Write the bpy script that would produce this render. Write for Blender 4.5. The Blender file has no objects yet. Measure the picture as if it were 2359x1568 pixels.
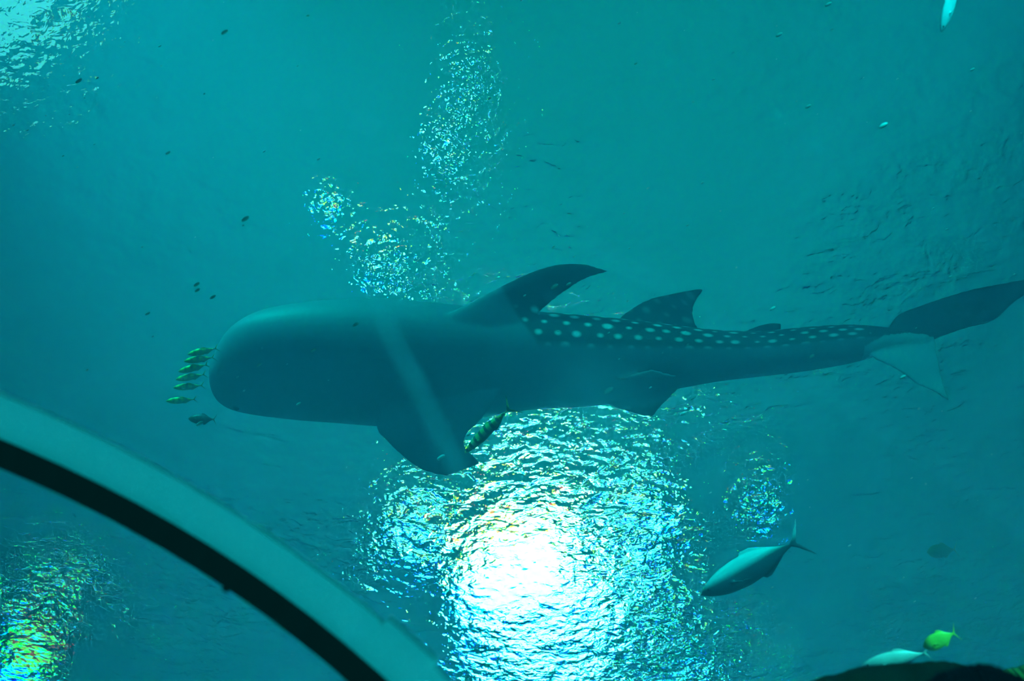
import bpy, bmesh, math, random
from mathutils import Vector, Matrix
import numpy as np

# ------------------------------------------------------------------ frame, camera
W, H = 2359, 1568
HFOV = math.radians(54)
FPX = W / 2 / math.tan(HFOV / 2)
EL = math.radians(66)
CAM = Vector((0, 0, 1.7))
FWD = Vector((0, math.cos(EL), math.sin(EL)))
RIGHT = Vector((1, 0, 0))
UP = RIGHT.cross(FWD)
SURF_Z = 11.0

def at(u, v, depth):
    depth = float(depth)
    """world point seen at pixel (u, v) at the given distance along the view axis"""
    return CAM + depth * (FWD + RIGHT * ((float(u) - W / 2) / FPX) + UP * ((H / 2 - float(v)) / FPX))

sc = bpy.context.scene
col = sc.collection
cam_data = bpy.data.cameras.new('camera')
cam = bpy.data.objects.new('camera', cam_data)
col.objects.link(cam)
cam.matrix_world = Matrix.Translation(CAM) @ Matrix((RIGHT, UP, -FWD)).transposed().to_4x4()
cam_data.sensor_width = 36
cam_data.lens = 18 / math.tan(HFOV / 2)
cam_data.clip_end = 300
cam_data.dof.use_dof = True
cam_data.dof.focus_distance = 8.0
cam_data.dof.aperture_fstop = 2.8
sc.camera = cam

# ------------------------------------------------------------------ world (light of the hall above the pool)
world = bpy.data.worlds.new('hall_light')
sc.world = world
world.use_nodes = True
world.cycles.sampling_method = 'NONE'
wn, wl = world.node_tree.nodes, world.node_tree.links
wn.clear()
w_out = wn.new('ShaderNodeOutputWorld')
w_bg = wn.new('ShaderNodeBackground')
w_tc = wn.new('ShaderNodeTexCoord')
w_dot = wn.new('ShaderNodeVectorMath'); w_dot.operation = 'DOT_PRODUCT'
w_dot.inputs[1].default_value = (0.03, 0.22, 0.975)      # brightest overhead, lobe shaped to set how bright the water gets
w_ramp = wn.new('ShaderNodeValToRGB')
WORLD_STOPS = [(0.0, (0, 0.01, 0.012)), (0.60, (0, 0.03, 0.032)), (0.80, (0, 0.065, 0.07)), (0.89, (0, 0.15, 0.158)), (0.955, (0, 0.30, 0.315)), (1.0, (0, 0.40, 0.42))]
w_map = wn.new('ShaderNodeMapRange')
w_map.inputs[1].default_value = -1.0
wl.new(w_tc.outputs['Generated'], w_dot.inputs[0])
wl.new(w_dot.outputs['Value'], w_map.inputs[0])
wl.new(w_map.outputs[0], w_ramp.inputs[0])
el = w_ramp.color_ramp.elements
while len(el) < len(WORLD_STOPS): el.new(0.5)
for e, (p, c) in zip(el, WORLD_STOPS):
    e.position = p; e.color = (*c, 1)
wl.new(w_ramp.outputs[0], w_bg.inputs[0])
w_bg.inputs[1].default_value = 0.62
wl.new(w_bg.outputs[0], w_out.inputs[0])

# added spot under the waterline, stands in for overhead light behind the camera
fl_data = bpy.data.lights.new('added_spot', 'SPOT')
fl_data.shadow_soft_size = 0.4; fl_data.spot_size = math.radians(38); fl_data.spot_blend = 1.0; fl_data.energy = 4900; fl_data.color = (0.0, 0.88, 1.0)
fl = bpy.data.objects.new('added_spot', fl_data); col.objects.link(fl)
fl.location = (-5.5, -3.5, 10.4)
fl.rotation_euler = (at(760, 840, 7.0) - fl.location).to_track_quat('-Z', 'Y').to_euler()

fr_data = bpy.data.lights.new('added_spot', 'SPOT')  # second added spot, unseen, for the tail and the jack's side
fr_data.shadow_soft_size = 0.3; fr_data.spot_size = math.radians(42); fr_data.spot_blend = 1.0; fr_data.energy = 1050; fr_data.color = (0.0, 0.88, 1.0)
fr = bpy.data.objects.new('added_spot', fr_data); col.objects.link(fr)
fr.location = (3.5, -4.5, 7.0)
fr.rotation_euler = (at(1830, 1160, 5.8) - fr.location).to_track_quat('-Z', 'Y').to_euler()
fs_data = fr_data.copy(); fs_data.energy = 700; fs_data.spot_size = math.radians(9)  # narrow spot added to brighten the white fish at the top
fs = bpy.data.objects.new('added_spot', fs_data); col.objects.link(fs)
fs.location = (3.0, -4.5, 5.4)
fs.rotation_euler = (at(2195, 0, 4.0) - fs.location).to_track_quat('-Z', 'Y').to_euler()
fj_data = fr_data.copy(); fj_data.energy = 2000; fj_data.spot_size = math.radians(13)  # another narrow added spot, aimed to brighten the jack
fj = bpy.data.objects.new('added_spot', fj_data); col.objects.link(fj)
fj.location = (2.6, -4.5, 6.0)
fj.rotation_euler = (at(1735, 1300, 5.0) - fj.location).to_track_quat('-Z', 'Y').to_euler()
rf_data = bpy.data.lights.new('added_fish_spot', 'SPOT')  # unseen spot added to brighten the yellow fish by the rocks
rf_data.shadow_soft_size = 0.05; rf_data.spot_size = math.radians(24); rf_data.spot_blend = 1.0; rf_data.energy = 700; rf_data.color = (0.1, 1.0, 0.9)
rf = bpy.data.objects.new('added_fish_spot', rf_data); col.objects.link(rf)
rf.location = (3.6, -0.6, 4.6)
rf.rotation_euler = (at(2165, 1475, 3.3) - rf.location).to_track_quat('-Z', 'Y').to_euler()

# ------------------------------------------------------------------ view and light paths
sc.view_settings.view_transform = 'Standard'
sc.view_settings.look = 'None'
sc.view_settings.exposure = 0.8
sc.view_settings.gamma = 1.0
sc.view_settings.use_curve_mapping = False
cy = sc.cycles
cy.max_bounces = 6
cy.volume_bounces = 2
cy.adaptive_threshold = 0.03
cy.transmission_bounces = 4
cy.diffuse_bounces = 1
cy.glossy_bounces = 3
cy.transparent_max_bounces = 16
cy.sample_clamp_indirect = 40
cy.blur_glossy = 1.0
cy.use_denoising = True

# ------------------------------------------------------------------ helpers
def material(name):
    m = bpy.data.materials.new(name); m.use_nodes = True
    m.node_tree.nodes.clear()
    return m, m.node_tree.nodes, m.node_tree.links

def principled(name, color, rough=0.6, spec=0.3, metal=0.0, noise=0.0, scale=5.0, bump=0.0, color2=None):
    m, n, l = material(name)
    out = n.new('ShaderNodeOutputMaterial'); p = n.new('ShaderNodeBsdfPrincipled')
    p.inputs['Base Color'].default_value = (*color, 1)
    p.inputs['Roughness'].default_value = rough
    p.inputs['Specular IOR Level'].default_value = spec
    p.inputs['Metallic'].default_value = metal
    tc = n.new('ShaderNodeTexCoord'); nz = n.new('ShaderNodeTexNoise')
    nz.inputs['Scale'].default_value = scale; nz.inputs['Detail'].default_value = 6
    l.new(tc.outputs['Object'], nz.inputs['Vector'])
    c2 = color2 or tuple(x * (1 - noise) for x in color)
    mx = n.new('ShaderNodeMix'); mx.data_type = 'RGBA'
    mx.inputs[6].default_value = (*color, 1); mx.inputs[7].default_value = (*c2, 1)
    l.new(nz.outputs['Fac'], mx.inputs[0]); l.new(mx.outputs[2], p.inputs['Base Color'])
    if bump:
        b = n.new('ShaderNodeBump'); b.inputs['Strength'].default_value = bump
        l.new(nz.outputs['Fac'], b.inputs['Height']); l.new(b.outputs[0], p.inputs['Normal'])
    l.new(p.outputs[0], out.inputs[0])
    return m

def tag(o, label=None, cat=None, group=None, kind=None):
    if label: o['label'] = label
    if cat: o['category'] = cat
    if group: o['group'] = group
    if kind: o['kind'] = kind
    return o

def mesh_obj(name, verts, faces, mat, parent=None, smooth=True):
    me = bpy.data.meshes.new(name)
    me.from_pydata([tuple(v) for v in verts], [], faces)
    me.update()
    bm = bmesh.new(); bm.from_mesh(me)
    bmesh.ops.recalc_face_normals(bm, faces=bm.faces)
    bm.to_mesh(me); bm.free()
    if smooth:
        me.polygons.foreach_set('use_smooth', [True] * len(me.polygons))
    o = bpy.data.objects.new(name, me); col.objects.link(o)
    if mat: me.materials.append(mat)
    if parent: o.parent = parent
    return o

def catmull(pts, n):
    """n points spread evenly over the parameter of a Catmull-Rom spline through pts (tuples)"""
    P = np.array(pts, float)
    P = np.vstack([2 * P[0] - P[1], P, 2 * P[-1] - P[-2]])
    out = []
    m = len(P) - 3
    for k in range(n):
        t = k / (n - 1) * m
        i = min(int(t), m - 1); f = t - i
        a, b, c, d = P[i:i + 4]
        out.append(0.5 * ((2 * b) + (c - a) * f + (2 * a - 5 * b + 4 * c - d) * f * f + (3 * b - a - 3 * c + d) * f ** 3))
    return np.array(out)

class Geo:
    def __init__(self): self.v = []; self.f = []
    def loft(self, rings, cap=True):
        base = len(self.v); n = len(rings[0])
        for r in rings: self.v += [Vector(p) for p in r]
        for i in range(len(rings) - 1):
            for j in range(n):
                a = base + i * n + j; b = base + i * n + (j + 1) % n
                self.f.append((a, b, b + n, a + n))
        if cap:
            for i in (0, len(rings) - 1):
                c = sum((Vector(p) for p in rings[i]), Vector()) / n
                self.v.append(c); k = len(self.v) - 1
                for j in range(n):
                    self.f.append((base + i * n + j, base + i * n + (j + 1) % n, k))
    def fin(self, lead, trail, thick, n=14, m=9, tip=0.25, edge=0.0):
        """lens-sectioned fin between a leading and a trailing edge (lists of points, root to tip)"""
        L = catmull(lead, n); T = catmull(trail, n)
        rings = []
        for i in range(n):
            a = Vector(L[i]); b = Vector(T[i])
            span = Vector((L[min(i + 1, n - 1)] + T[min(i + 1, n - 1)]) / 2 - (L[max(i - 1, 0)] + T[max(i - 1, 0)]) / 2)
            ch = b - a
            nr = ch.cross(span)
            nr = nr.normalized() if nr.length > 1e-9 else Vector((0, 0, 1))
            th = thick * (1 - (1 - tip) * i / (n - 1))
            up_, dn = [], []
            for k in range(m):
                x = k / (m - 1)
                h = max(th * (2.2 * math.sqrt(x) * (1 - x) + 0.12), edge)
                up_.append(a + ch * x + nr * h); dn.append(a + ch * x - nr * h)
            rings.append(up_ + dn[::-1])
        self.loft(rings)

def fuse(name, geo, voxel, mat, smooth_it=3):
    """one continuous surface out of the body and its fins"""
    tmp = mesh_obj('tmp', geo.v, geo.f, None)
    r = tmp.modifiers.new('r', 'REMESH'); r.mode = 'VOXEL'; r.voxel_size = voxel; r.use_smooth_shade = True
    s = tmp.modifiers.new('s', 'SMOOTH'); s.factor = 0.5; s.iterations = smooth_it
    dg = bpy.context.evaluated_depsgraph_get(); dg.update()
    me = bpy.data.meshes.new_from_object(tmp.evaluated_get(dg))
    me.name = name
    bpy.data.objects.remove(tmp)
    me.materials.clear(); me.materials.append(mat)
    me.polygons.foreach_set('use_smooth', [True] * len(me.polygons))
    o = bpy.data.objects.new(name, me); col.objects.link(o)
    return o

def sphere(name, c, r, mat, parent=None):
    bm = bmesh.new(); bmesh.ops.create_uvsphere(bm, u_segments=16, v_segments=10, radius=r)
    me = bpy.data.meshes.new(name); bm.to_mesh(me); bm.free()
    me.polygons.foreach_set('use_smooth', [True] * len(me.polygons))
    me.materials.append(mat)
    o = bpy.data.objects.new(name, me); col.objects.link(o); o.location = c
    if parent:
        o.parent = parent
    return o

# ------------------------------------------------------------------ tunnel frame of reference
PHI = math.radians(-26.35)
AX = Vector((math.sin(PHI), math.cos(PHI), 0))
LT = Vector((math.cos(PHI), -math.sin(PHI), 0))
ZZ = Vector((0, 0, 1))
T_R = 1.5
T_C = CAM + LT * -0.437 + ZZ * -0.0217      # tunnel centre line passes here
def tun(d, r, ang):
    """point of the tunnel: d along the axis, radius r, angle from the right-hand side over the top"""
    return T_C + AX * d + LT * (r * math.cos(ang)) + ZZ * (r * math.sin(ang))

A0, A1 = math.radians(-42), math.radians(222)
def shell(name, d0, d1, r0, r1, mat, parent=None, n=96, a0=A0, a1=A1):
    g = Geo(); rings = []
    for i in range(n + 1):
        a = a0 + (a1 - a0) * i / n
        rings.append([tun(d0, r0, a), tun(d0, r1, a), tun(d1, r1, a), tun(d1, r0, a)])
    g.loft(rings)
    o = mesh_obj(name, g.v, g.f, mat, parent, smooth=False)
    return o

# ------------------------------------------------------------------ water
TANK = 17.0
def water_body():
    # box of water with the tunnel cut out of it
    m, n, l = material('pool_water')
    out = n.new('ShaderNodeOutputMaterial')
    vs = n.new('ShaderNodeVolumeScatter'); va = n.new('ShaderNodeVolumeAbsorption'); ad = n.new('ShaderNodeAddShader')
    vs.inputs['Color'].default_value = (0.7, 0.68, 1.0, 1); vs.inputs['Density'].default_value = 0.11
    vs.inputs['Anisotropy'].default_value = 0.3
    va.inputs['Color'].default_value = (0.0, 0.90, 0.93, 1); va.inputs['Density'].default_value = 0.26
    l.new(vs.outputs[0], ad.inputs[0]); l.new(va.outputs[0], ad.inputs[1])
    l.new(ad.outputs[0], out.inputs['Volume'])
    s = TANK
    b = bmesh.new(); bmesh.ops.create_cube(b, size=1)
    for v in b.verts:
        v.co = Vector((v.co.x * 2 * s, v.co.y * 2 * s + 6, (v.co.z + 0.5) * (SURF_Z - 0.03) + 0.02))
    me = bpy.data.meshes.new('water'); b.to_mesh(me); b.free()
    box = bpy.data.objects.new('water', me); col.objects.link(box)
    g = Geo(); rings = []
    for d in (-40, 40):
        ring = [tun(d, T_R + 0.075, A0 + (A1 - A0) * i / 64) for i in range(65)]
        lo = [Vector((p.x, p.y, -1.0)) for p in (ring[-1], ring[0])]
        rings.append(ring + lo)
    g.loft(rings, cap=False)
    k = len(rings[0])
    g.f.append(tuple(range(k))); g.f.append(tuple(range(k, 2 * k)))
    cut = mesh_obj('cut', g.v, g.f, None, smooth=False)
    bo = box.modifiers.new('b', 'BOOLEAN'); bo.object = cut; bo.operation = 'DIFFERENCE'; bo.solver = 'EXACT'
    dg = bpy.context.evaluated_depsgraph_get(); dg.update()
    me2 = bpy.data.meshes.new_from_object(box.evaluated_get(dg)); me2.name = 'water'
    bpy.data.objects.remove(cut); box.modifiers.clear(); box.data = me2
    me2.materials.clear(); me2.materials.append(m)
    tag(box, 'clear teal water filling the pool around the tunnel', kind='structure')
    return box

def water_surface():
    m, n, l = material('rippled_water_surface')
    out = n.new('ShaderNodeOutputMaterial')
    geo = n.new('ShaderNodeNewGeometry')
    def mapping(rot, scale):
        mp = n.new('ShaderNodeMapping')
        mp.inputs['Rotation'].default_value = (0, 0, math.radians(rot))
        mp.inputs['Scale'].default_value = scale
        l.new(geo.outputs['Position'], mp.inputs['Vector'])
        return mp
    def noise(mp, scale, detail=2.0, dist=0.0):
        t = n.new('ShaderNodeTexNoise'); t.inputs['Scale'].default_value = scale
        t.inputs['Detail'].default_value = detail; t.inputs['Distortion'].default_value = dist
        l.new(mp.outputs[0], t.inputs['Vector']); return t.outputs['Fac']
    def math_(op, a, b):
        x = n.new('ShaderNodeMath'); x.operation = op
        for i, q in enumerate((a, b)):
            if isinstance(q, (int, float)): x.inputs[i].default_value = q
            else: l.new(q, x.inputs[i])
        return x.outputs[0]
    fine = noise(mapping(8, (0.85, 1.2, 1)), 8.0, 3.0, 0.6)       # short ripples, crests running across the view
    mid = noise(mapping(-14, (0.6, 1.0, 1)), 4.0, 2.0, 0.8)
    swell = noise(mapping(0, (1, 1, 1)), 0.5, 1.0)
    patch = noise(mapping(30, (1, 1, 1)), 0.35, 1.0)
    rng = n.new('ShaderNodeMapRange'); rng.inputs[1].default_value = 0.35; rng.inputs[2].default_value = 0.65
    rng.inputs[3].default_value = 0.35; rng.inputs[4].default_value = 1.25
    l.new(patch, rng.inputs[0])
    h = math_('ADD', math_('MULTIPLY', fine, 0.034), math_('MULTIPLY', mid, 0.06))
    micro = noise(mapping(0, (1, 1, 1)), 17.0, 1.0)
    gust = noise(mapping(15, (1, 1, 1)), 2.2, 2.0)
    gm = n.new('ShaderNodeMapRange'); gm.interpolation_type = 'SMOOTHSTEP'; l.new(gust, gm.inputs[0])
    gm.inputs[1].default_value = 0.36; gm.inputs[2].default_value = 0.68; gm.inputs[3].default_value = 0.35; gm.inputs[4].default_value = 2.3
    micro = math_('MULTIPLY', micro, gm.outputs[0])
    h = math_('ADD', h, math_('MULTIPLY', micro, 0.010))
    h = math_('MULTIPLY', h, rng.outputs[0])
    sx = n.new('ShaderNodeSeparateXYZ'); l.new(geo.outputs['Position'], sx.inputs[0])
    calm = n.new('ShaderNodeMapRange'); l.new(sx.outputs[0], calm.inputs[0])
    calm.inputs[1].default_value = -5; calm.inputs[2].default_value = -0.5; calm.inputs[3].default_value = 0.4; calm.inputs[4].default_value = 1.0
    h = math_('MULTIPLY', h, calm.outputs[0])
    calm2 = n.new('ShaderNodeMapRange'); l.new(sx.outputs[0], calm2.inputs[0])
    calm2.inputs[1].default_value = 2.2; calm2.inputs[2].default_value = 5; calm2.inputs[3].default_value = 1.0; calm2.inputs[4].default_value = 0.55
    h = math_('MULTIPLY', h, calm2.outputs[0])
    h = math_('ADD', h, math_('MULTIPLY', swell, 0.10))
    b = n.new('ShaderNodeBump'); b.inputs['Strength'].default_value = 1.0; b.inputs['Distance'].default_value = 1.0
    l.new(h, b.inputs['Height'])
    adds = []
    for c, ior in (((1, 0, 0), 1.356), ((0, 1, 0), 1.333), ((0, 0, 1), 1.310)):
        g = n.new('ShaderNodeBsdfGlass'); g.inputs['Color'].default_value = (*c, 1)
        g.inputs['Roughness'].default_value = 0.0; g.inputs['IOR'].default_value = ior
        l.new(b.outputs[0], g.inputs['Normal']); adds.append(g)
    a1 = n.new('ShaderNodeAddShader'); a2 = n.new('ShaderNodeAddShader')
    l.new(adds[0].outputs[0], a1.inputs[0]); l.new(adds[1].outputs[0], a1.inputs[1])
    l.new(a1.outputs[0], a2.inputs[0]); l.new(adds[2].outputs[0], a2.inputs[1])
    l.new(a2.outputs[0], out.inputs['Surface'])
    s = TANK
    z = SURF_Z
    o = mesh_obj('water_surface', [(-s, 6 - s, z), (s, 6 - s, z), (s, 6 + s, z), (-s, 6 + s, z)], [(0, 1, 2, 3)], m, smooth=False)
    if o.data.polygons[0].normal.z < 0: o.data.flip_normals()
    tag(o, 'rippled water surface overhead catching the hall lamps', kind='structure')

water_body(); water_surface()

# ------------------------------------------------------------------ lamps of the hall
def refract_up(u, v, n=1.333):
    """from the camera through pixel (u, v) to the flat surface and out into the air: point and direction"""
    d = (at(u, v, 1.0) - CAM).normalized()
    t = (SURF_Z - CAM.z) / d.z
    p = CAM + d * t
    hz = Vector((d.x, d.y, 0)); s = hz.length * n
    hz = hz.normalized() * min(s, 0.999)
    return p, Vector((hz.x, hz.y, math.sqrt(1 - hz.length_squared)))

def lamp_material(name, strength, color=(1, 1, 1)):
    m, n, l = material(name)
    out = n.new('ShaderNodeOutputMaterial'); e = n.new('ShaderNodeEmission')
    e.inputs[0].default_value = (*color, 1); e.inputs[1].default_value = strength
    l.new(e.outputs[0], out.inputs[0])
    m.cycles.emission_sampling = 'NONE'
    return m
shade_mat = principled('lamp_shade_enamel', (0.05, 0.06, 0.06), 0.5)
def pool_lamp(u, v, h, r, strength, label):
    p, d = refract_up(u, v)
    c = p + d * (h / d.z)
    root = bpy.data.objects.new('pendant_lamp', None); col.objects.link(root); root.location = c
    tag(root, label, 'lamp', 'lamps hanging above the pool')
    # bowl shade, open downwards, with a luminous diffuser
    aim = (p - c).normalized()
    q = aim.to_track_quat('Z', 'Y')
    def ring(rr, zz): return [q @ Vector((rr * math.cos(a), rr * math.sin(a), zz)) for a in [2 * math.pi * k / 40 for k in range(40)]]
    g = Geo(); g.loft([ring(r * 1.04, -0.02), ring(r * 1.06, -0.05 * r), ring(r * 0.8, -0.4 * r), ring(r * 0.25, -0.65 * r), ring(r * 0.1, -0.9 * r)])
    mesh_obj('lamp_shade', g.v, g.f, shade_mat, root)
    g = Geo(); g.loft([ring(r, 0.0), ring(r * 0.7, 0.06 * r), ring(r * 0.3, 0.1 * r)])
    mesh_obj('diffuser', g.v, g.f, lamp_material('lamp_glow', strength, (0.5, 0.88, 1.0)), root)
    g = Geo(); g.loft([[c + Vector((.015 * math.cos(a), .015 * math.sin(a), z_)) for a in [k * math.pi / 4 for k in range(8)]] for z_ in (.5 * r, 9.0)])
    mesh_obj('cord', [v - c for v in g.v], g.f, shade_mat, root)
    return root
pool_lamp(1225, 1345, 11.0, 2.8, 40, 'biggest lamp, blazing white through the ripples below the shark')
pool_lamp(970, 1210, 14.0, 0.8, 12, 'added dimmer lamp shimmering up left of the blazing white one')  # added to spread the main lamp's glitter to the left
pool_lamp(1480, 1190, 14.0, 0.9, 14, 'added dimmer lamp shimmering up right of the blazing white one')  # added to spread the same glitter to the right
pool_lamp(1560, 1430, 14.0, 0.9, 12, 'added dimmer lamp shimmering below the silver jack')  # added to carry that glitter on towards the lower right
pool_lamp(1750, 1150, 20.0, 0.4, 9, 'small lamp scattering sparse glints above the silver jack tail')
pool_lamp(1740, 1500, 20.0, 0.4, 9, 'small lamp scattering sparse glints to the right below the jack')
pool_lamp(2250, 1330, 20.0, 0.25, 6, 'small faint lamp glinting near the right edge above the rocks')
pool_lamp(-190, -260, 14.0, 4.8, 0.8, 'wide hall lamp brightening the top left corner of the water')
pool_lamp(1330, 1530, 12.0, 0.8, 16, 'added dimmer lamp shimmering right under the blazing white one')  # added to fill the glitter below the main lamp
pool_lamp(70, 1500, 9.0, 1.5, 14, 'lamp glittering in the bottom left corner beneath the tunnel rib')
pool_lamp(860, 610, 22.0, 0.42, 14, 'small lamp glinting through ripples just above the shark head')
pool_lamp(770, 490, 24.0, 0.25, 11, 'tiny added lamp glinting up left of the lamp just above the shark head')  # added to enlarge the glint patch over the shark head
pool_lamp(1000, 330, 24.0, 0.32, 10, 'small lamp glinting through ripples high above the shark')
pool_lamp(1050, 190, 26.0, 0.25, 9, 'tiny added lamp glinting highest of all above the shark')  # added to stretch the upper glint patch

# ------------------------------------------------------------------ tunnel
m_acr, n_, l_ = material('clear_acrylic')
o_ = n_.new('ShaderNodeOutputMaterial'); t_ = n_.new('ShaderNodeBsdfTransparent'); g_ = n_.new('ShaderNodeBsdfGlossy')
g_.inputs['Roughness'].default_value = 0.02
mx_ = n_.new('ShaderNodeMixShader'); mx_.inputs[0].default_value = 0.012
t_.inputs[0].default_value = (0.97, 1, 1, 1)
l_.new(t_.outputs[0], mx_.inputs[1]); l_.new(g_.outputs[0], mx_.inputs[2])
def on_panel(u, v):
    # where the sight line through (u, v) crosses the acrylic
    d = (at(u, v, 1) - CAM).normalized(); lo_, hi_ = 0.0, 6.0
    for _ in range(50):
        t = (lo_ + hi_) / 2; q = CAM + d * t - T_C; q = q - AX * q.dot(AX)
        if q.length < T_R + .015: lo_ = t
        else: hi_ = t
    return CAM + d * lo_
# pale veils of reflected light painted into the acrylic: (end, end, half width, strength)
LIGHT_VEILS = [((885, 745), (1055, 1085), 0.022, 0.10), ((1370, 945), (1410, 1005), 0.085, 0.085), ((850, 700), (980, 715), 0.018, 0.08)]
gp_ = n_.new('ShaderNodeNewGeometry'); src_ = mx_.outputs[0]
for (e0, e1, wd, stg) in LIGHT_VEILS:
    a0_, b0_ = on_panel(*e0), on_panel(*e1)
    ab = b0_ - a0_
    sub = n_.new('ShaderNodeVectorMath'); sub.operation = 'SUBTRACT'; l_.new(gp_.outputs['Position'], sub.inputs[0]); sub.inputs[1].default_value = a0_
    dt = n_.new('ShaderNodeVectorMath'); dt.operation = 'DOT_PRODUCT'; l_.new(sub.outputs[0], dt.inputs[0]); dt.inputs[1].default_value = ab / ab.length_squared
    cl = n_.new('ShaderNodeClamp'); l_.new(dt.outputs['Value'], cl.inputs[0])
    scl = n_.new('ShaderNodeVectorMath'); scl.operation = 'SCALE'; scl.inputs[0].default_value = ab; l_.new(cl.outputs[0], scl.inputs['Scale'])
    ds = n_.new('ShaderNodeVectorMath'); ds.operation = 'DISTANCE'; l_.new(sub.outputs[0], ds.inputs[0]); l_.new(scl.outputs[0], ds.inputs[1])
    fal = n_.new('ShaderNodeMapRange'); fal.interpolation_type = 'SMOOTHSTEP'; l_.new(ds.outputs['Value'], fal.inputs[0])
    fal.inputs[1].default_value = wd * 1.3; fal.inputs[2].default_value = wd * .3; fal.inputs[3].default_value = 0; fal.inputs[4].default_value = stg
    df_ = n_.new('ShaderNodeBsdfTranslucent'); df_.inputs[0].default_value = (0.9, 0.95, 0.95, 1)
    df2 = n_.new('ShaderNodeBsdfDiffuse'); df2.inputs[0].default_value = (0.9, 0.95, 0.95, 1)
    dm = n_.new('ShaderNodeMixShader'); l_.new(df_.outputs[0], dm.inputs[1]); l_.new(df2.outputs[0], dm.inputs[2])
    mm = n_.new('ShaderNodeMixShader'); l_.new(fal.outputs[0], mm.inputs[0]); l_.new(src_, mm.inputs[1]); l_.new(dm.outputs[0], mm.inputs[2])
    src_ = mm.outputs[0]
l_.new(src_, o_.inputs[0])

m_rib, n_, l_ = material('white_joint_band')
o_ = n_.new('ShaderNodeOutputMaterial'); d_ = n_.new('ShaderNodeBsdfDiffuse'); t_ = n_.new('ShaderNodeBsdfTranslucent')
d_.inputs[0].default_value = (0.8, 0.85, 0.85, 1); t_.inputs[0].default_value = (0.85, 0.9, 0.9, 1)
mx_ = n_.new('ShaderNodeMixShader'); mx_.inputs[0].default_value = 0.6
l_.new(d_.outputs[0], mx_.inputs[1]); l_.new(t_.outputs[0], mx_.inputs[2]); l_.new(mx_.outputs[0], o_.inputs[0])
m_gasket = principled('black_rubber', (0.012, 0.014, 0.014), 0.6)
m_steel = principled('grey_bracket', (0.5, 0.55, 0.55), 0.4)
m_walk = principled('dark_walkway', (0.03, 0.035, 0.04), 0.7, scale=20)

D1, D2, D3 = 1.0543, 1.1336, 1.1877
rib = bpy.data.objects.new('tunnel_rib', None); col.objects.link(rib)
tag(rib, 'arched pale joint band with black gasket curving over the tunnel', 'rib')
shell('joint_band', D1, D2, T_R, T_R + 0.012, m_rib, rib)
shell('gasket', D2, D3, T_R - 0.004, T_R + 0.03, m_gasket, rib)
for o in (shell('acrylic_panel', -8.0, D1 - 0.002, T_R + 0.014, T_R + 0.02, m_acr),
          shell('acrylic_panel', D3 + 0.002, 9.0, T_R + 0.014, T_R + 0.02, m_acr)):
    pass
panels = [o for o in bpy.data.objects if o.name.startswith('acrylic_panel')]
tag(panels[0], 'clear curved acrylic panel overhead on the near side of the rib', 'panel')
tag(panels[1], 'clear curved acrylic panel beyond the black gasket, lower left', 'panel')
for (pu_, pv_, half, ra, rb, da, db, nm, mt) in ((945, 1492, .035, -.006, .012, -.016, 0.0, 'joint_clip', m_rib), (527, 1358, .004, -.006, .012, D3 - D1, D3 - D1 + .006, 'gasket_tab', m_gasket)):
    q_ = on_panel(pu_, pv_) - T_C
    an = math.atan2(q_.z, q_.dot(LT))
    shell(nm, D1 + da, D1 + db, T_R + ra, T_R + rb, mt, rib, n=12, a0=an - half, a1=an + half)
# walkway floor
fl = [T_C + LT * a + AX * b for a, b in ((-1.3, -8), (1.3, -8), (1.3, 9), (-1.3, 9))]
g = Geo(); g.loft([[Vector((p.x, p.y, 0.30)) for p in fl], [Vector((p.x, p.y, 0.44)) for p in fl]])
tag(mesh_obj('floor', g.v, g.f, m_walk, smooth=False), kind='structure')

# added light, unseen, brightening the inside of the arch
wa_data = bpy.data.lights.new('added_rib_light', 'AREA')
wa_data.shape = 'RECTANGLE'; wa_data.size = 0.1; wa_data.size_y = 1.2; wa_data.energy = 21; wa_data.color = (0.004, 0.93, 1.0)
wa = bpy.data.objects.new('added_rib_light', wa_data); col.objects.link(wa)
wa.location = T_C + LT * 1.0 + AX * 0.6 - ZZ * 0.7
wa.rotation_euler = (T_C + AX * 1.1 + ZZ * 1.4 - LT * 0.3 - wa.location).to_track_quat('-Z', 'Y').to_euler()

# ------------------------------------------------------------------ tank
m_tank = principled('tank_paint', (0.05, 0.16, 0.2), 0.8, scale=1.5, noise=0.3)
m_sand = principled('tank_sand', (0.10, 0.16, 0.15), 0.9, scale=6, noise=0.3)
s = TANK + 0.02
def quad(name, pts, mat):
    o = mesh_obj(name, pts, [(0, 1, 2, 3)], mat, smooth=False)
    tag(o, kind='structure'); return o
yb, yf = 6 - s, 6 + s
quad('wall_left', [(-s, yb, 0), (-s, yf, 0), (-s, yf, SURF_Z + .4), (-s, yb, SURF_Z + .4)], m_tank)
quad('wall_right', [(s, yb, 0), (s, yf, 0), (s, yf, SURF_Z + .4), (s, yb, SURF_Z + .4)], m_tank)
quad('wall_front', [(-s, yf, 0), (s, yf, 0), (s, yf, SURF_Z + .4), (-s, yf, SURF_Z + .4)], m_tank)
quad('wall_back', [(-s, yb, 0), (s, yb, 0), (s, yb, SURF_Z + .4), (-s, yb, SURF_Z + .4)], m_tank)
quad('ground', [(-s, yb, 0), (s, yb, 0), (s, yf, 0), (-s, yf, 0)], m_sand)

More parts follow.
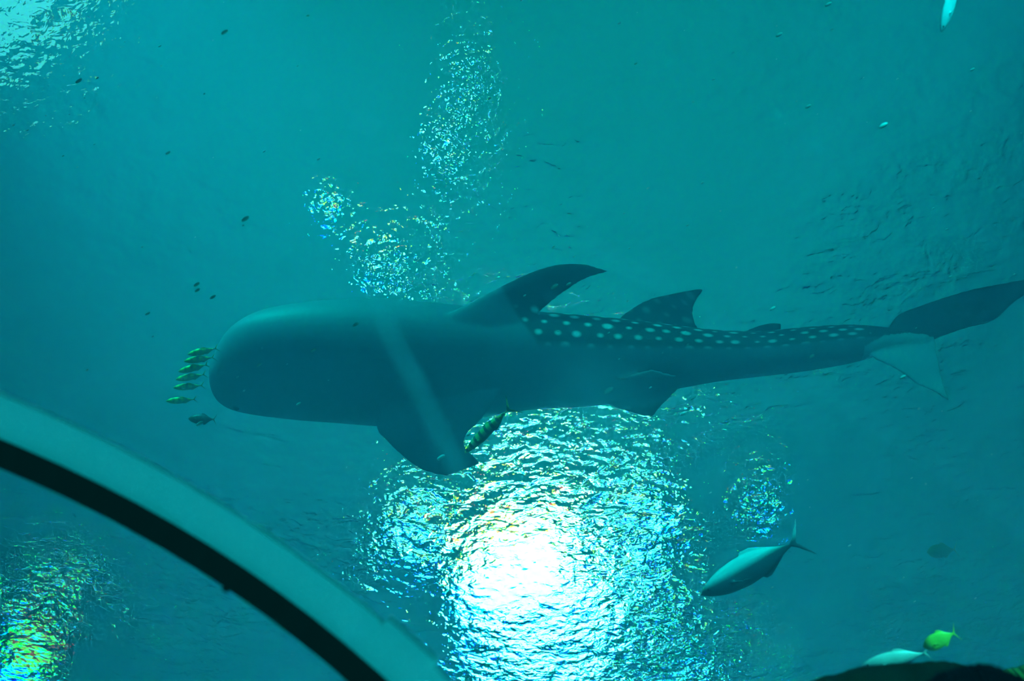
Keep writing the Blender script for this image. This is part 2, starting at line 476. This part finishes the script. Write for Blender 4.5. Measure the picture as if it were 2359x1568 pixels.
# ------------------------------------------------------------------ whale shark
SD = 7.0
st = [  # u, top v, bottom v, depth, ratio dorsoventral/lateral
    (484, 868, 893, SD, .50), (490, 838, 915, SD, .50), (502, 815, 932, SD, .52), (525, 775, 947, SD, .55), (560, 741, 957, SD, .58), (610, 716, 965, SD, .62),
    (680, 701, 973, SD, .66), (760, 692, 979, SD, .70), (850, 688, 986, SD, .74), (950, 692, 990, SD, .78), (1050, 702, 982, SD, .82),
    (1150, 711, 958, SD, .86), (1250, 718, 945, SD, .88), (1350, 726, 940, SD, .9), (1450, 736, 925, SD, .92), (1550, 748, 900, SD + .02, .95),
    (1650, 759, 881, SD + .05, 1.0), (1750, 762, 869, SD + .1, 1.0), (1850, 753, 857, SD + .12, 1.0), (1950, 747, 840, SD + .13, 1.0),
    (2030, 752, 819, SD + .13, 1.0), (2090, 763, 803, SD + .13, 1.1), (2135, 770, 795, SD + .13, 1.2)]
ROLL = math.radians(32)
DORS = (FWD * math.cos(ROLL) + UP * math.sin(ROLL)).normalized()
LATL = (UP * math.cos(ROLL) - FWD * math.sin(ROLL)).normalized()
S = catmull(st, 120)
secs = []
for (u, vt, vb, dp, k) in S:
    c = at(u, (vt + vb) / 2, dp)
    hh = max((vb - vt) / 2, 3) / FPX * dp
    a = hh / math.sqrt(math.cos(ROLL) ** 2 + (k * math.sin(ROLL)) ** 2)
    secs.append((c, a, a * k))
g = Geo()
NR = 48
rings = []
for (c, a, b) in secs:
    ring = []
    for j in range(NR):
        t = 2 * math.pi * j / NR
        x, y = math.cos(t), math.sin(t)
        if y < 0: y *= 0.92                      # flatter belly
        ring.append(c + LATL * (a * x) + DORS * (b * y))
    rings.append(ring)
g.loft(rings)
def P(l, d):
    return [tuple(at(u, v, d + (dd[0] if dd else 0))) for (u, v, *dd) in l]
# pectoral fins (nearer to us than the flanks)
g.fin(P([(905, 772, -.10), (975, 744, -.12), (1060, 708, -.10), (1150, 661, -.05), (1230, 624), (1300, 607), (1350, 609), (1398, 623)], SD - .16),
      P([(1150, 860, -.14), (1192, 800, -.12), (1222, 744, -.07), (1250, 712), (1285, 683), (1325, 655), (1360, 637), (1402, 626)], SD - .16), .045, n=22, edge=.0095)
g.fin(P([(880, 930), (868, 985), (890, 1014), (930, 1052), (975, 1083), (1030, 1096)], SD - .20),
      P([(1150, 900), (1110, 965), (1075, 1000), (1072, 1030), (1095, 1052), (1108, 1068)], SD - .26), .05, n=22, edge=.0095)
# first dorsal, on the far side of the back
g.fin(P([(1400, 760, 0), (1440, 722, .12), (1490, 692, .2), (1550, 676, .3), (1612, 664, .38)], SD + .22),
      P([(1620, 775, 0), (1602, 745, .08), (1597, 722, .18), (1600, 700, .28), (1620, 668, .38)], SD + .22), .035, edge=.0095)
# second dorsal and pelvic and anal fins
g.fin(P([(1690, 775), (1740, 752), (1780, 742)], SD + .25), P([(1800, 775), (1800, 760), (1800, 745)], SD + .25), .02, edge=.0095)
g.fin(P([(1370, 900), (1410, 935), (1450, 948), (1490, 960)], SD - .04), P([(1580, 870), (1560, 898), (1530, 928), (1505, 958)], SD - .06), .035, edge=.0095)
g.fin(P([(1420, 872), (1470, 876), (1520, 874)], SD - .26), P([(1500, 850), (1540, 860), (1565, 868)], SD - .28), .02, edge=.0095)
# tail fin: lower lobe bent towards us, long upper lobe away from us
g.fin(P([(1985, 790, .02), (2010, 822, -.04), (2060, 848, -.08), (2110, 882, -.12), (2150, 902, -.16), (2184, 922, -.2)], SD + .08),
      P([(2150, 762, .08), (2155, 790, .02), (2160, 822, -.05), (2168, 862, -.1), (2178, 895, -.16), (2186, 920, -.2)], SD + .08), .028, n=20, edge=.0095)
g.fin(P([(2040, 772, 0), (2065, 728, .06), (2130, 700, .12), (2230, 668, .2), (2320, 650, .28), (2440, 628, .36)], SD + .18),
      P([(2140, 790, 0), (2170, 775, .06), (2230, 755, .12), (2290, 738, .2), (2345, 690, .28), (2450, 632, .36)], SD + .18), .028, n=20, edge=.0095)

# skin: dark back with rows of pale dots
m_sk, n_, l_ = material('whale_shark_skin')
o_ = n_.new('ShaderNodeOutputMaterial'); p_ = n_.new('ShaderNodeBsdfPrincipled')
at_ = n_.new('ShaderNodeAttribute'); at_.attribute_name = 'skin'
sep = n_.new('ShaderNodeSeparateXYZ'); l_.new(at_.outputs['Vector'], sep.inputs[0])
def M(op, a, b=0.0, c=0.0):
    x = n_.new('ShaderNodeMath'); x.operation = op
    for i, q in enumerate((a, b, c)):
        if isinstance(q, (int, float)): x.inputs[i].default_value = q
        else: l_.new(q, x.inputs[i])
    return x.outputs[0]
along, around, fins = sep.outputs[0], sep.outputs[1], sep.outputs[2]
row = M('MULTIPLY', around, 5.5)
rowi = M('FLOOR', row)
cx = M('ADD', M('MULTIPLY', along, 7.2), M('MULTIPLY', rowi, 0.5))
dx = M('SUBTRACT', M('FRACT', cx), 0.5); dy = M('SUBTRACT', M('FRACT', row), 0.5)
jit = n_.new('ShaderNodeTexWhiteNoise'); jit.noise_dimensions = '2D'
cj = n_.new('ShaderNodeCombineXYZ'); l_.new(M('FLOOR', cx), cj.inputs[0]); l_.new(M('ADD', rowi, 17.0), cj.inputs[1]); l_.new(cj.outputs[0], jit.inputs['Vector'])
dx = M('ADD', M('MULTIPLY', dx, 1.25), M('MULTIPLY', M('SUBTRACT', jit.outputs['Value'], 0.5), 0.30))
dist = M('SQRT', M('ADD', M('MULTIPLY', dx, dx), M('MULTIPLY', dy, dy)))
wn_ = n_.new('ShaderNodeTexWhiteNoise'); wn_.noise_dimensions = '2D'
cmb = n_.new('ShaderNodeCombineXYZ'); l_.new(M('FLOOR', cx), cmb.inputs[0]); l_.new(rowi, cmb.inputs[1]); l_.new(cmb.outputs[0], wn_.inputs['Vector'])
dist = M('ADD', dist, M('MULTIPLY', wn_.outputs['Value'], 0.18))
spot = n_.new('ShaderNodeMapRange'); spot.inputs[1].default_value = 0.42; spot.inputs[2].default_value = 0.20
spot.inputs[3].default_value = 0; spot.inputs[4].default_value = 1; l_.new(dist, spot.inputs[0])
lim = n_.new('ShaderNodeMapRange'); lim.inputs[1].default_value = 2.05; lim.inputs[2].default_value = 2.3
lim.inputs[3].default_value = -0.3; lim.inputs[4].default_value = 0.42; l_.new(along, lim.inputs[0])
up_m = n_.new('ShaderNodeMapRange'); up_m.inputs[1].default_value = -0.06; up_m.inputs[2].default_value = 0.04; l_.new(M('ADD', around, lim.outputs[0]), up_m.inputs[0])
fin_m = M('SUBTRACT', 1.0, fins)
mask = M('MULTIPLY', spot.outputs[0], M('MULTIPLY', up_m.outputs[0], fin_m))
def mixc(f, a, b):
    x = n_.new('ShaderNodeMix'); x.data_type = 'RGBA'
    if isinstance(f, (int, float)): x.inputs[0].default_value = f
    else: l_.new(f, x.inputs[0])
    for i, q in ((6, a), (7, b)):
        if isinstance(q, tuple): x.inputs[i].default_value = (*q, 1)
        else: l_.new(q, x.inputs[i])
    return x.outputs[2]
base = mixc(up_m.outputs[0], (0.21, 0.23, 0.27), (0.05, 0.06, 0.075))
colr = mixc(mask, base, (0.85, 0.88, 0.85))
lobe = n_.new('ShaderNodeAttribute'); lobe.attribute_name = 'pale'
colr = mixc(lobe.outputs['Fac'], colr, (0.85, 0.9, 0.9))
l_.new(colr, p_.inputs['Base Color']); p_.inputs['Roughness'].default_value = 0.55
l_.new(p_.outputs[0], o_.inputs[0])

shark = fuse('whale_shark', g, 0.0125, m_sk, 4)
tag(shark, 'huge dark whale shark with pale spots gliding overhead', 'whale shark')
me = shark.data
nv = len(me.vertices)
co = np.empty(nv * 3); me.vertices.foreach_get('co', co); co = co.reshape(-1, 3)
Cc = np.array([c[:] for c, a, b in secs]); Aa = np.array([a for c, a, b in secs]); Bb = np.array([b for c, a, b in secs])
arc = np.concatenate([[0], np.cumsum(np.linalg.norm(np.diff(Cc, axis=0), axis=1))])
R3 = np.array(RIGHT[:]); cs = Cc @ R3
idx = np.clip(np.searchsorted(cs, co @ R3), 1, len(cs) - 1)
t = np.clip((co @ R3 - cs[idx - 1]) / (cs[idx] - cs[idx - 1]), 0, 1)
cen = Cc[idx - 1] * (1 - t)[:, None] + Cc[idx] * t[:, None]
aa = Aa[idx - 1] * (1 - t) + Aa[idx] * t; bb = Bb[idx - 1] * (1 - t) + Bb[idx] * t
off = co - cen
x = off @ np.array(LATL[:]) / aa; y = off @ np.array(DORS[:]) / bb
ang = np.arctan2(y, np.abs(x)) / (math.pi / 2)
rad = np.hypot(x, y)
dvec = co - np.array(CAM[:])
dep = dvec @ np.array(FWD[:]); pu = W / 2 + dvec @ R3 / SD * FPX; pv = H / 2 - dvec @ np.array(UP[:]) / SD * FPX   # coordinates in the shark's own plane
finm = np.clip((rad - 1.12) / 0.1, 0, 1) * (co @ R3 < cs[-8])
skin = np.zeros((nv, 3), np.float32)
skin[:, 0] = arc[idx - 1] * (1 - t) + arc[idx] * t
skin[:, 1] = ang + np.where(rad > 1.0, (rad - 1) * .35, 0)
skin[:, 2] = np.where(pu < 1408, finm, finm * .75)   # the first fins forward of the dorsal one carry no dots
skin[:, 2] = np.where(pu > 2010, 1.0, skin[:, 2])
a_ = me.attributes.new('skin', 'FLOAT_VECTOR', 'POINT'); a_.data.foreach_set('vector', skin.ravel())
# light falling on the lower tail lobe, painted in as a paler colour
def inside(poly, x, y):
    r = np.zeros(len(x), bool); k = len(poly)
    for i in range(k):
        (x0, y0), (x1, y1) = poly[i], poly[(i + 1) % k]
        if y0 != y1:
            r ^= ((y0 > y) != (y1 > y)) & (x < (x1 - x0) * (y - y0) / (y1 - y0) + x0)
    return r
pale = inside([(1992, 797), (2040, 772), (2100, 766), (2150, 770), (2200, 780), (2200, 940), (2100, 940), (1995, 830)], pu, pv) & (dep < SD + .12)
b_ = me.attributes.new('pale', 'FLOAT', 'POINT'); b_.data.foreach_set('value', (pale * 0.85).astype(np.float32))
m_eye = principled('fish_eye', (0.01, 0.01, 0.012), 0.2)
for (u, v, d) in ((548, 775, SD + .02), (545, 938, SD + .02)):
    e = sphere('eye', at(u, v, d), 0.024, m_eye, shark)

# ------------------------------------------------------------------ smaller fish
def fish_mesh(name, length, height, width, mat, prof='jack', fork=1.0):
    """fish pointing to +x, back towards +z, centred; body and fins one surface"""
    g = Geo()
    L = length
    if prof == 'jack':
        pr = [(0.0, .02), (.03, .10), (.10, .26), (.22, .42), (.38, .50), (.52, .46), (.66, .32), (.76, .17), (.83, .08), (.88, .05)]
    elif prof == 'deep':
        pr = [(0.0, .03), (.04, .16), (.12, .36), (.26, .50), (.42, .50), (.58, .42), (.70, .27), (.80, .12), (.86, .07)]
    else:
        pr = [(0.0, .03), (.04, .16), (.12, .32), (.25, .46), (.40, .50), (.55, .43), (.68, .29), (.78, .15), (.86, .08)]
    P_ = catmull(pr, 40)
    rings = []
    for (s_, h_) in P_:
        x = L * (0.5 - s_)
        hz = max(h_, 0.015) * height; wy = width * 0.5 * min(1, h_ * 2.1) * (1 - 0.45 * s_)
        rings.append([Vector((x, wy * math.cos(a), hz * math.sin(a))) for a in [2 * math.pi * k / 20 for k in range(20)]])
    g.loft(rings)
    X = lambda s_: L * (0.5 - s_)
    hgt = height
    th = L * 0.008
    g.fin([(X(.84), 0, .03 * hgt), (X(.90), 0, .22 * hgt * fork), (X(1.0), 0, .62 * hgt * fork)], [(X(.90), 0, 0), (X(.925), 0, .13 * hgt * fork), (X(1.005), 0, .60 * hgt * fork)], th)
    g.fin([(X(.84), 0, -.03 * hgt), (X(.90), 0, -.22 * hgt * fork), (X(1.0), 0, -.62 * hgt * fork)], [(X(.90), 0, 0), (X(.925), 0, -.13 * hgt * fork), (X(1.005), 0, -.60 * hgt * fork)], th)
    g.fin([(X(.40), 0, .40 * hgt), (X(.46), 0, .62 * hgt)], [(X(.80), 0, .08 * hgt), (X(.54), 0, .60 * hgt)], th)
    g.fin([(X(.50), 0, -.36 * hgt), (X(.55), 0, -.58 * hgt)], [(X(.80), 0, -.08 * hgt), (X(.60), 0, -.56 * hgt)], th)
    for sgn in (1, -1):
        g.fin([(X(.27), sgn * width * .42, -.02 * hgt), (X(.36), sgn * width * .75, -.10 * hgt), (X(.48), sgn * width * .8, -.18 * hgt)],
              [(X(.28), sgn * width * .42, -.12 * hgt), (X(.36), sgn * width * .7, -.20 * hgt), (X(.49), sgn * width * .8, -.19 * hgt)], th * .9)
    o = fuse(name, g, L / 110, mat, 2)
    eyes = []
    for sgn in (1, -1):
        e = sphere('eye', Vector((X(.085), sgn * width * .19, .05 * hgt)), L * .014, m_eye, o)
        eyes.append(e)
    return o

def place(o, head, tail, depth, back, tail_depth=None, face=None):
    """head and tail pixels; back = direction of the dorsal side in camera axes (right, up, forward)"""
    a = at(head[0], head[1], depth); b = at(tail[0], tail[1], tail_depth if tail_depth else depth)
    x = (a - b).normalized()
    bk = RIGHT * back[0] + UP * back[1] + FWD * back[2]
    z = (bk - x * bk.dot(x)).normalized(); y = z.cross(x)
    sc_ = (a - b).length
    R = Matrix((x, y, z)).transposed().to_4x4()
    o.matrix_world = Matrix.Translation((a + b) / 2) @ R
    return sc_

def fish_skin(name, back, belly, stripe=None, nstripes=0.0, split=0.0, rough=.4, metal=0.0, length=.3):
    m, n, l = material(name)
    out = n.new('ShaderNodeOutputMaterial'); p = n.new('ShaderNodeBsdfPrincipled')
    tc = n.new('ShaderNodeTexCoord'); sp = n.new('ShaderNodeSeparateXYZ'); l.new(tc.outputs['Object'], sp.inputs[0])
    mr = n.new('ShaderNodeMapRange'); mr.inputs[1].default_value = split - .01; mr.inputs[2].default_value = split + .02
    l.new(sp.outputs[2], mr.inputs[0])
    mx = n.new('ShaderNodeMix'); mx.data_type = 'RGBA'; mx.inputs[6].default_value = (*belly, 1); mx.inputs[7].default_value = (*back, 1)
    l.new(mr.outputs[0], mx.inputs[0])
    src = mx.outputs[2]
    if stripe:
        w = n.new('ShaderNodeMath'); w.operation = 'MULTIPLY'; w.inputs[1].default_value = 2 * math.pi * nstripes / length
        l.new(sp.outputs[0], w.inputs[0])
        sn = n.new('ShaderNodeMath'); sn.operation = 'SINE'; l.new(w.outputs[0], sn.inputs[0])
        r2 = n.new('ShaderNodeMapRange'); r2.inputs[1].default_value = 0.0; r2.inputs[2].default_value = 0.5; l.new(sn.outputs[0], r2.inputs[0])
        m2 = n.new('ShaderNodeMix'); m2.data_type = 'RGBA'; m2.inputs[7].default_value = (*stripe, 1)
        l.new(src, m2.inputs[6]); l.new(r2.outputs[0], m2.inputs[0]); src = m2.outputs[2]
    l.new(src, p.inputs['Base Color']); p.inputs['Roughness'].default_value = rough; p.inputs['Metallic'].default_value = metal
    l.new(p.outputs[0], out.inputs[0])
    return m

def dup(root):
    r = root.copy(); col.objects.link(r)
    for ch in root.children:
        c = ch.copy(); col.objects.link(c); c.parent = r
    return r

m_pilot = fish_skin('golden_pilot_skin', (1.0, 0.98, 0.10), (0.30, 0.28, 0.05), (0.5, 0.5, 0.06), 5, -0.004, length=.21)  # lit back and shaded belly painted into the two colours
pilot = fish_mesh('pilot_fish', 0.215, 0.05, 0.042, m_pilot, 'plain', 1.1)
G1 = 'yellow pilot fish ahead of the shark mouth'
school = [((430, 817), (507, 800), 'topmost yellow pilot fish, its back arched, touching the shark lip'),
          ((424, 832), (498, 822), 'second yellow pilot fish from the top ahead of the shark mouth'),
          ((410, 856), (484, 838), 'third yellow pilot fish from the top ahead of the shark mouth'),
          ((405, 874), (477, 861), 'fourth yellow pilot fish from the top ahead of the shark mouth'),
          ((398, 893), (474, 887), 'bright yellow pilot fish just above the lowest yellow one'),
          ((378, 924), (460, 919), 'foremost and lowest bright yellow pilot fish ahead of the shark')]
for i, (h_, t_, lab) in enumerate(school):
    o = pilot if i == 0 else dup(pilot)
    place(o, h_, t_, 6.6 + .03 * i, (0.0, .75, -.45))
    tag(o, lab, 'fish', G1)
m_dark = fish_skin('dark_fish_skin', (0.04, 0.05, 0.04), (0.10, 0.12, 0.04))
df = fish_mesh('pilot_fish', 0.19, 0.065, 0.05, m_dark, 'plain')
place(df, (434, 964), (500, 966), 6.6, (0, .8, .2)); tag(df, 'small dark fish below the yellow pilot fish', 'fish')

m_str = fish_skin('striped_fish_skin', (0.75, 0.75, 0.15), (0.16, 0.17, 0.04), (0.10, 0.15, 0.07), 9, -.008, length=.42)
sf = fish_mesh('striped_trevally', 0.46, 0.066, 0.055, m_str, 'plain', 1.9)
place(sf, (1064, 1050), (1192, 922), 5.9, (-.6, .6, .1), 5.7)
tag(sf, 'striped yellow-green fish beside the shark lower pectoral fin', 'fish')

m_jack = fish_skin('silver_jack_skin', (0.95, 0.97, 1.0), (0.07, 0.11, 0.14), split=.02, rough=.35)  # bright lit back over a shaded belly, painted into the skin
jk = fish_mesh('jack_fish', 0.60, 0.15, 0.10, m_jack, 'jack', 1.15)
place(jk, (1624, 1365), (1848, 1240), 5.0, (-.45, .75, .08), 4.95)
tag(jk, 'silver jack with dark forked tail over the bright glitter', 'fish')

m_yel = fish_skin('yellow_fish_skin', (0.75, 0.95, 0.10), (0.70, 0.9, 0.08))
yf_ = fish_mesh('yellow_fish', 0.125, 0.052, 0.024, m_yel, 'deep')
place(yf_, (2128, 1490), (2206, 1454), 3.3, (-.3, .8, .1))
tag(yf_, 'bright yellow-green fish hovering just above the dark rock', 'fish')

m_sil = fish_skin('pale_jack_skin', (0.8, 0.9, 0.95), (0.15, 0.3, 0.4), split=-.02)
s2 = fish_mesh('jack_fish', 0.25, 0.06, 0.04, m_sil, 'jack')
place(s2, (1985, 1534), (2148, 1500), 3.4, (-.1, .8, -.1))
tag(s2, 'pale silver fish skimming the top edge of the rock', 'fish')

m_wh = fish_skin('white_fish_skin', (0.9, 0.95, 1.0), (0.9, 0.95, 1.0))
wf = fish_mesh('white_fish', 0.27, 0.05, 0.03, m_wh, 'plain')
place(wf, (2168, 75), (2215, -75), 4.0, (-.8, -.1, -.2))
tag(wf, 'white fish diving in at the top edge, tail out of view', 'fish')

m_gr = fish_skin('green_fish_skin', (0.30, 0.42, 0.05), (0.2, 0.32, 0.05))
gf = fish_mesh('green_fish', 0.26, 0.11, 0.06, m_gr, 'deep')
place(gf, (2135, 1272), (2208, 1264), 8.3, (0, .8, .1))
tag(gf, 'faint green fish in the hazy water right of the jack', 'fish')

# ------------------------------------------------------------------ reef rocks
m_rock = principled('algae_rock', (0.15, 0.24, 0.05), 0.95, spec=.1, scale=9, color2=(0.05, 0.06, 0.02), bump=.6)
m_gap = principled('dark_gap', (0.010, 0.012, 0.012), 0.95, spec=.1, scale=9, bump=.6)  # shade of the gap between the rocks, put into a black colour
def rock(name, crest, depth_back, mat, seed, label):
    """boulder ridge standing on the tank bottom; crest = list of (u, v, depth)"""
    rnd = random.Random(seed)
    C = catmull([tuple(at(*c)) for c in crest], 60)
    away = Vector((FWD.x, FWD.y, 0)).normalized()
    g = Geo(); rings = []
    for i, c in enumerate(C):
        c = Vector(c); ring = []
        for k in range(28):
            t = k / 27
            a = math.pi * t
            # profile across the ridge: front foot, crest, back foot
            yy = (1 - math.cos(a)) * .5 * depth_back + depth_back * .5
            zz = c.z * (min(1, 12 * t) ** .5) * (1 if t < .5 else math.sin(a) ** .6 if t < 1 else 0)
            p = Vector((c.x, c.y, 0)) + away * (yy - depth_back * .5)
            nz = 0.02 * math.sin(7 * p.x + 3 * zz + seed) + 0.015 * math.sin(11 * p.y - 5 * zz + 2 * seed) + .006 * rnd.uniform(-1, 1)
            ring.append(Vector((p.x + nz, p.y + nz, max(zz, -.0) + (nz * .5 if 3 < k < 11 or 16 < k < 24 else 0))))
        rings.append(ring)
    g.loft(rings)
    o = mesh_obj(name, g.v, g.f, mat)
    sm = o.modifiers.new('s', 'SUBSURF'); sm.levels = 1; sm.render_levels = 1
    return tag(o, label, 'rock')
rock('reef_rock', [(1740, 1600, 2.3), (1800, 1565, 2.3), (1902, 1544, 2.3), (1990, 1524, 2.3), (2096, 1509, 2.3), (2167, 1502, 2.3), (2220, 1506, 2.3), (2300, 1540, 2.3), (2420, 1600, 2.3)], .5, m_rock, 1,
     'long dark mossy rock rising along the lower right edge')
rock('reef_rock', [(2180, 1570, 3.0), (2250, 1516, 3.0), (2300, 1509, 3.0), (2359, 1502, 3.0), (2480, 1480, 3.0), (2600, 1480, 3.0)], .8, m_rock, 5,
     'mossy rock filling the bottom right corner behind the long one')
rock('reef_rock', [(2150, 1600, 1.8), (2191, 1568, 1.8), (2286, 1540, 1.8), (2359, 1562, 1.8), (2440, 1600, 1.8)], .12, m_gap, 9,  # not a rock, black shape added for the shaded gap between the rocks
     'black peaked shape added for the dark gap at the very bottom right corner')

# ------------------------------------------------------------------ drifting specks
m_sp = principled('pale_speck', (0.85, 0.9, 0.85), 0.8)
g = Geo(); rnd = random.Random(4)
def speck(c, r):
    d = (RIGHT * 1.0 + UP * 0.62).normalized(); e = d.cross(FWD).normalized()
    rings = [[c + d * (r * math.cos(p)) + (e * math.cos(q) + FWD * math.sin(q)) * (r * .42 * math.sin(p)) for q in [k * math.pi / 3 for k in range(6)]] for p in (.15, .9, 1.57, 2.3, 3.0)]
    g.loft(rings)
for (u, v, r_) in [(2035, 289, 9), (565, 504, 8), (1277, 660, 8), (1402, 899, 9), (517, 74, 7), (182, 186, 7), (1795, 80, 7), (1908, 10, 7), (1862, 245, 6), (453, 655, 6),
                   (490, 684, 6), (455, 668, 5), (722, 806, 6), (820, 747, 6), (597, 840, 5), (1016, 1053, 8), (2240, 160, 5), (1780, 710, 6), (1310, 654, 5), (387, 352, 5), (2080, 868, 6),
                   (340, 722, 5), (1574, 952, 6), (1080, 1000, 6), (688, 930, 5), (1870, 820, 5), (460, 975, 7)]:
    d = rnd.uniform(3.5, 5.5); speck(at(u, v, d), r_ * 1.35 / FPX * d)
for k in range(150):
    u, v, d = rnd.uniform(0, W), rnd.uniform(0, H), rnd.uniform(3.2, 6.0)
    if v > 900 and u < 900: continue
    speck(at(u, v, d), rnd.uniform(1.5, 4.6) / FPX * d)
tag(mesh_obj('floating_specks', g.v, g.f, m_sp), 'pale specks drifting through the teal water', 'specks', kind='stuff')
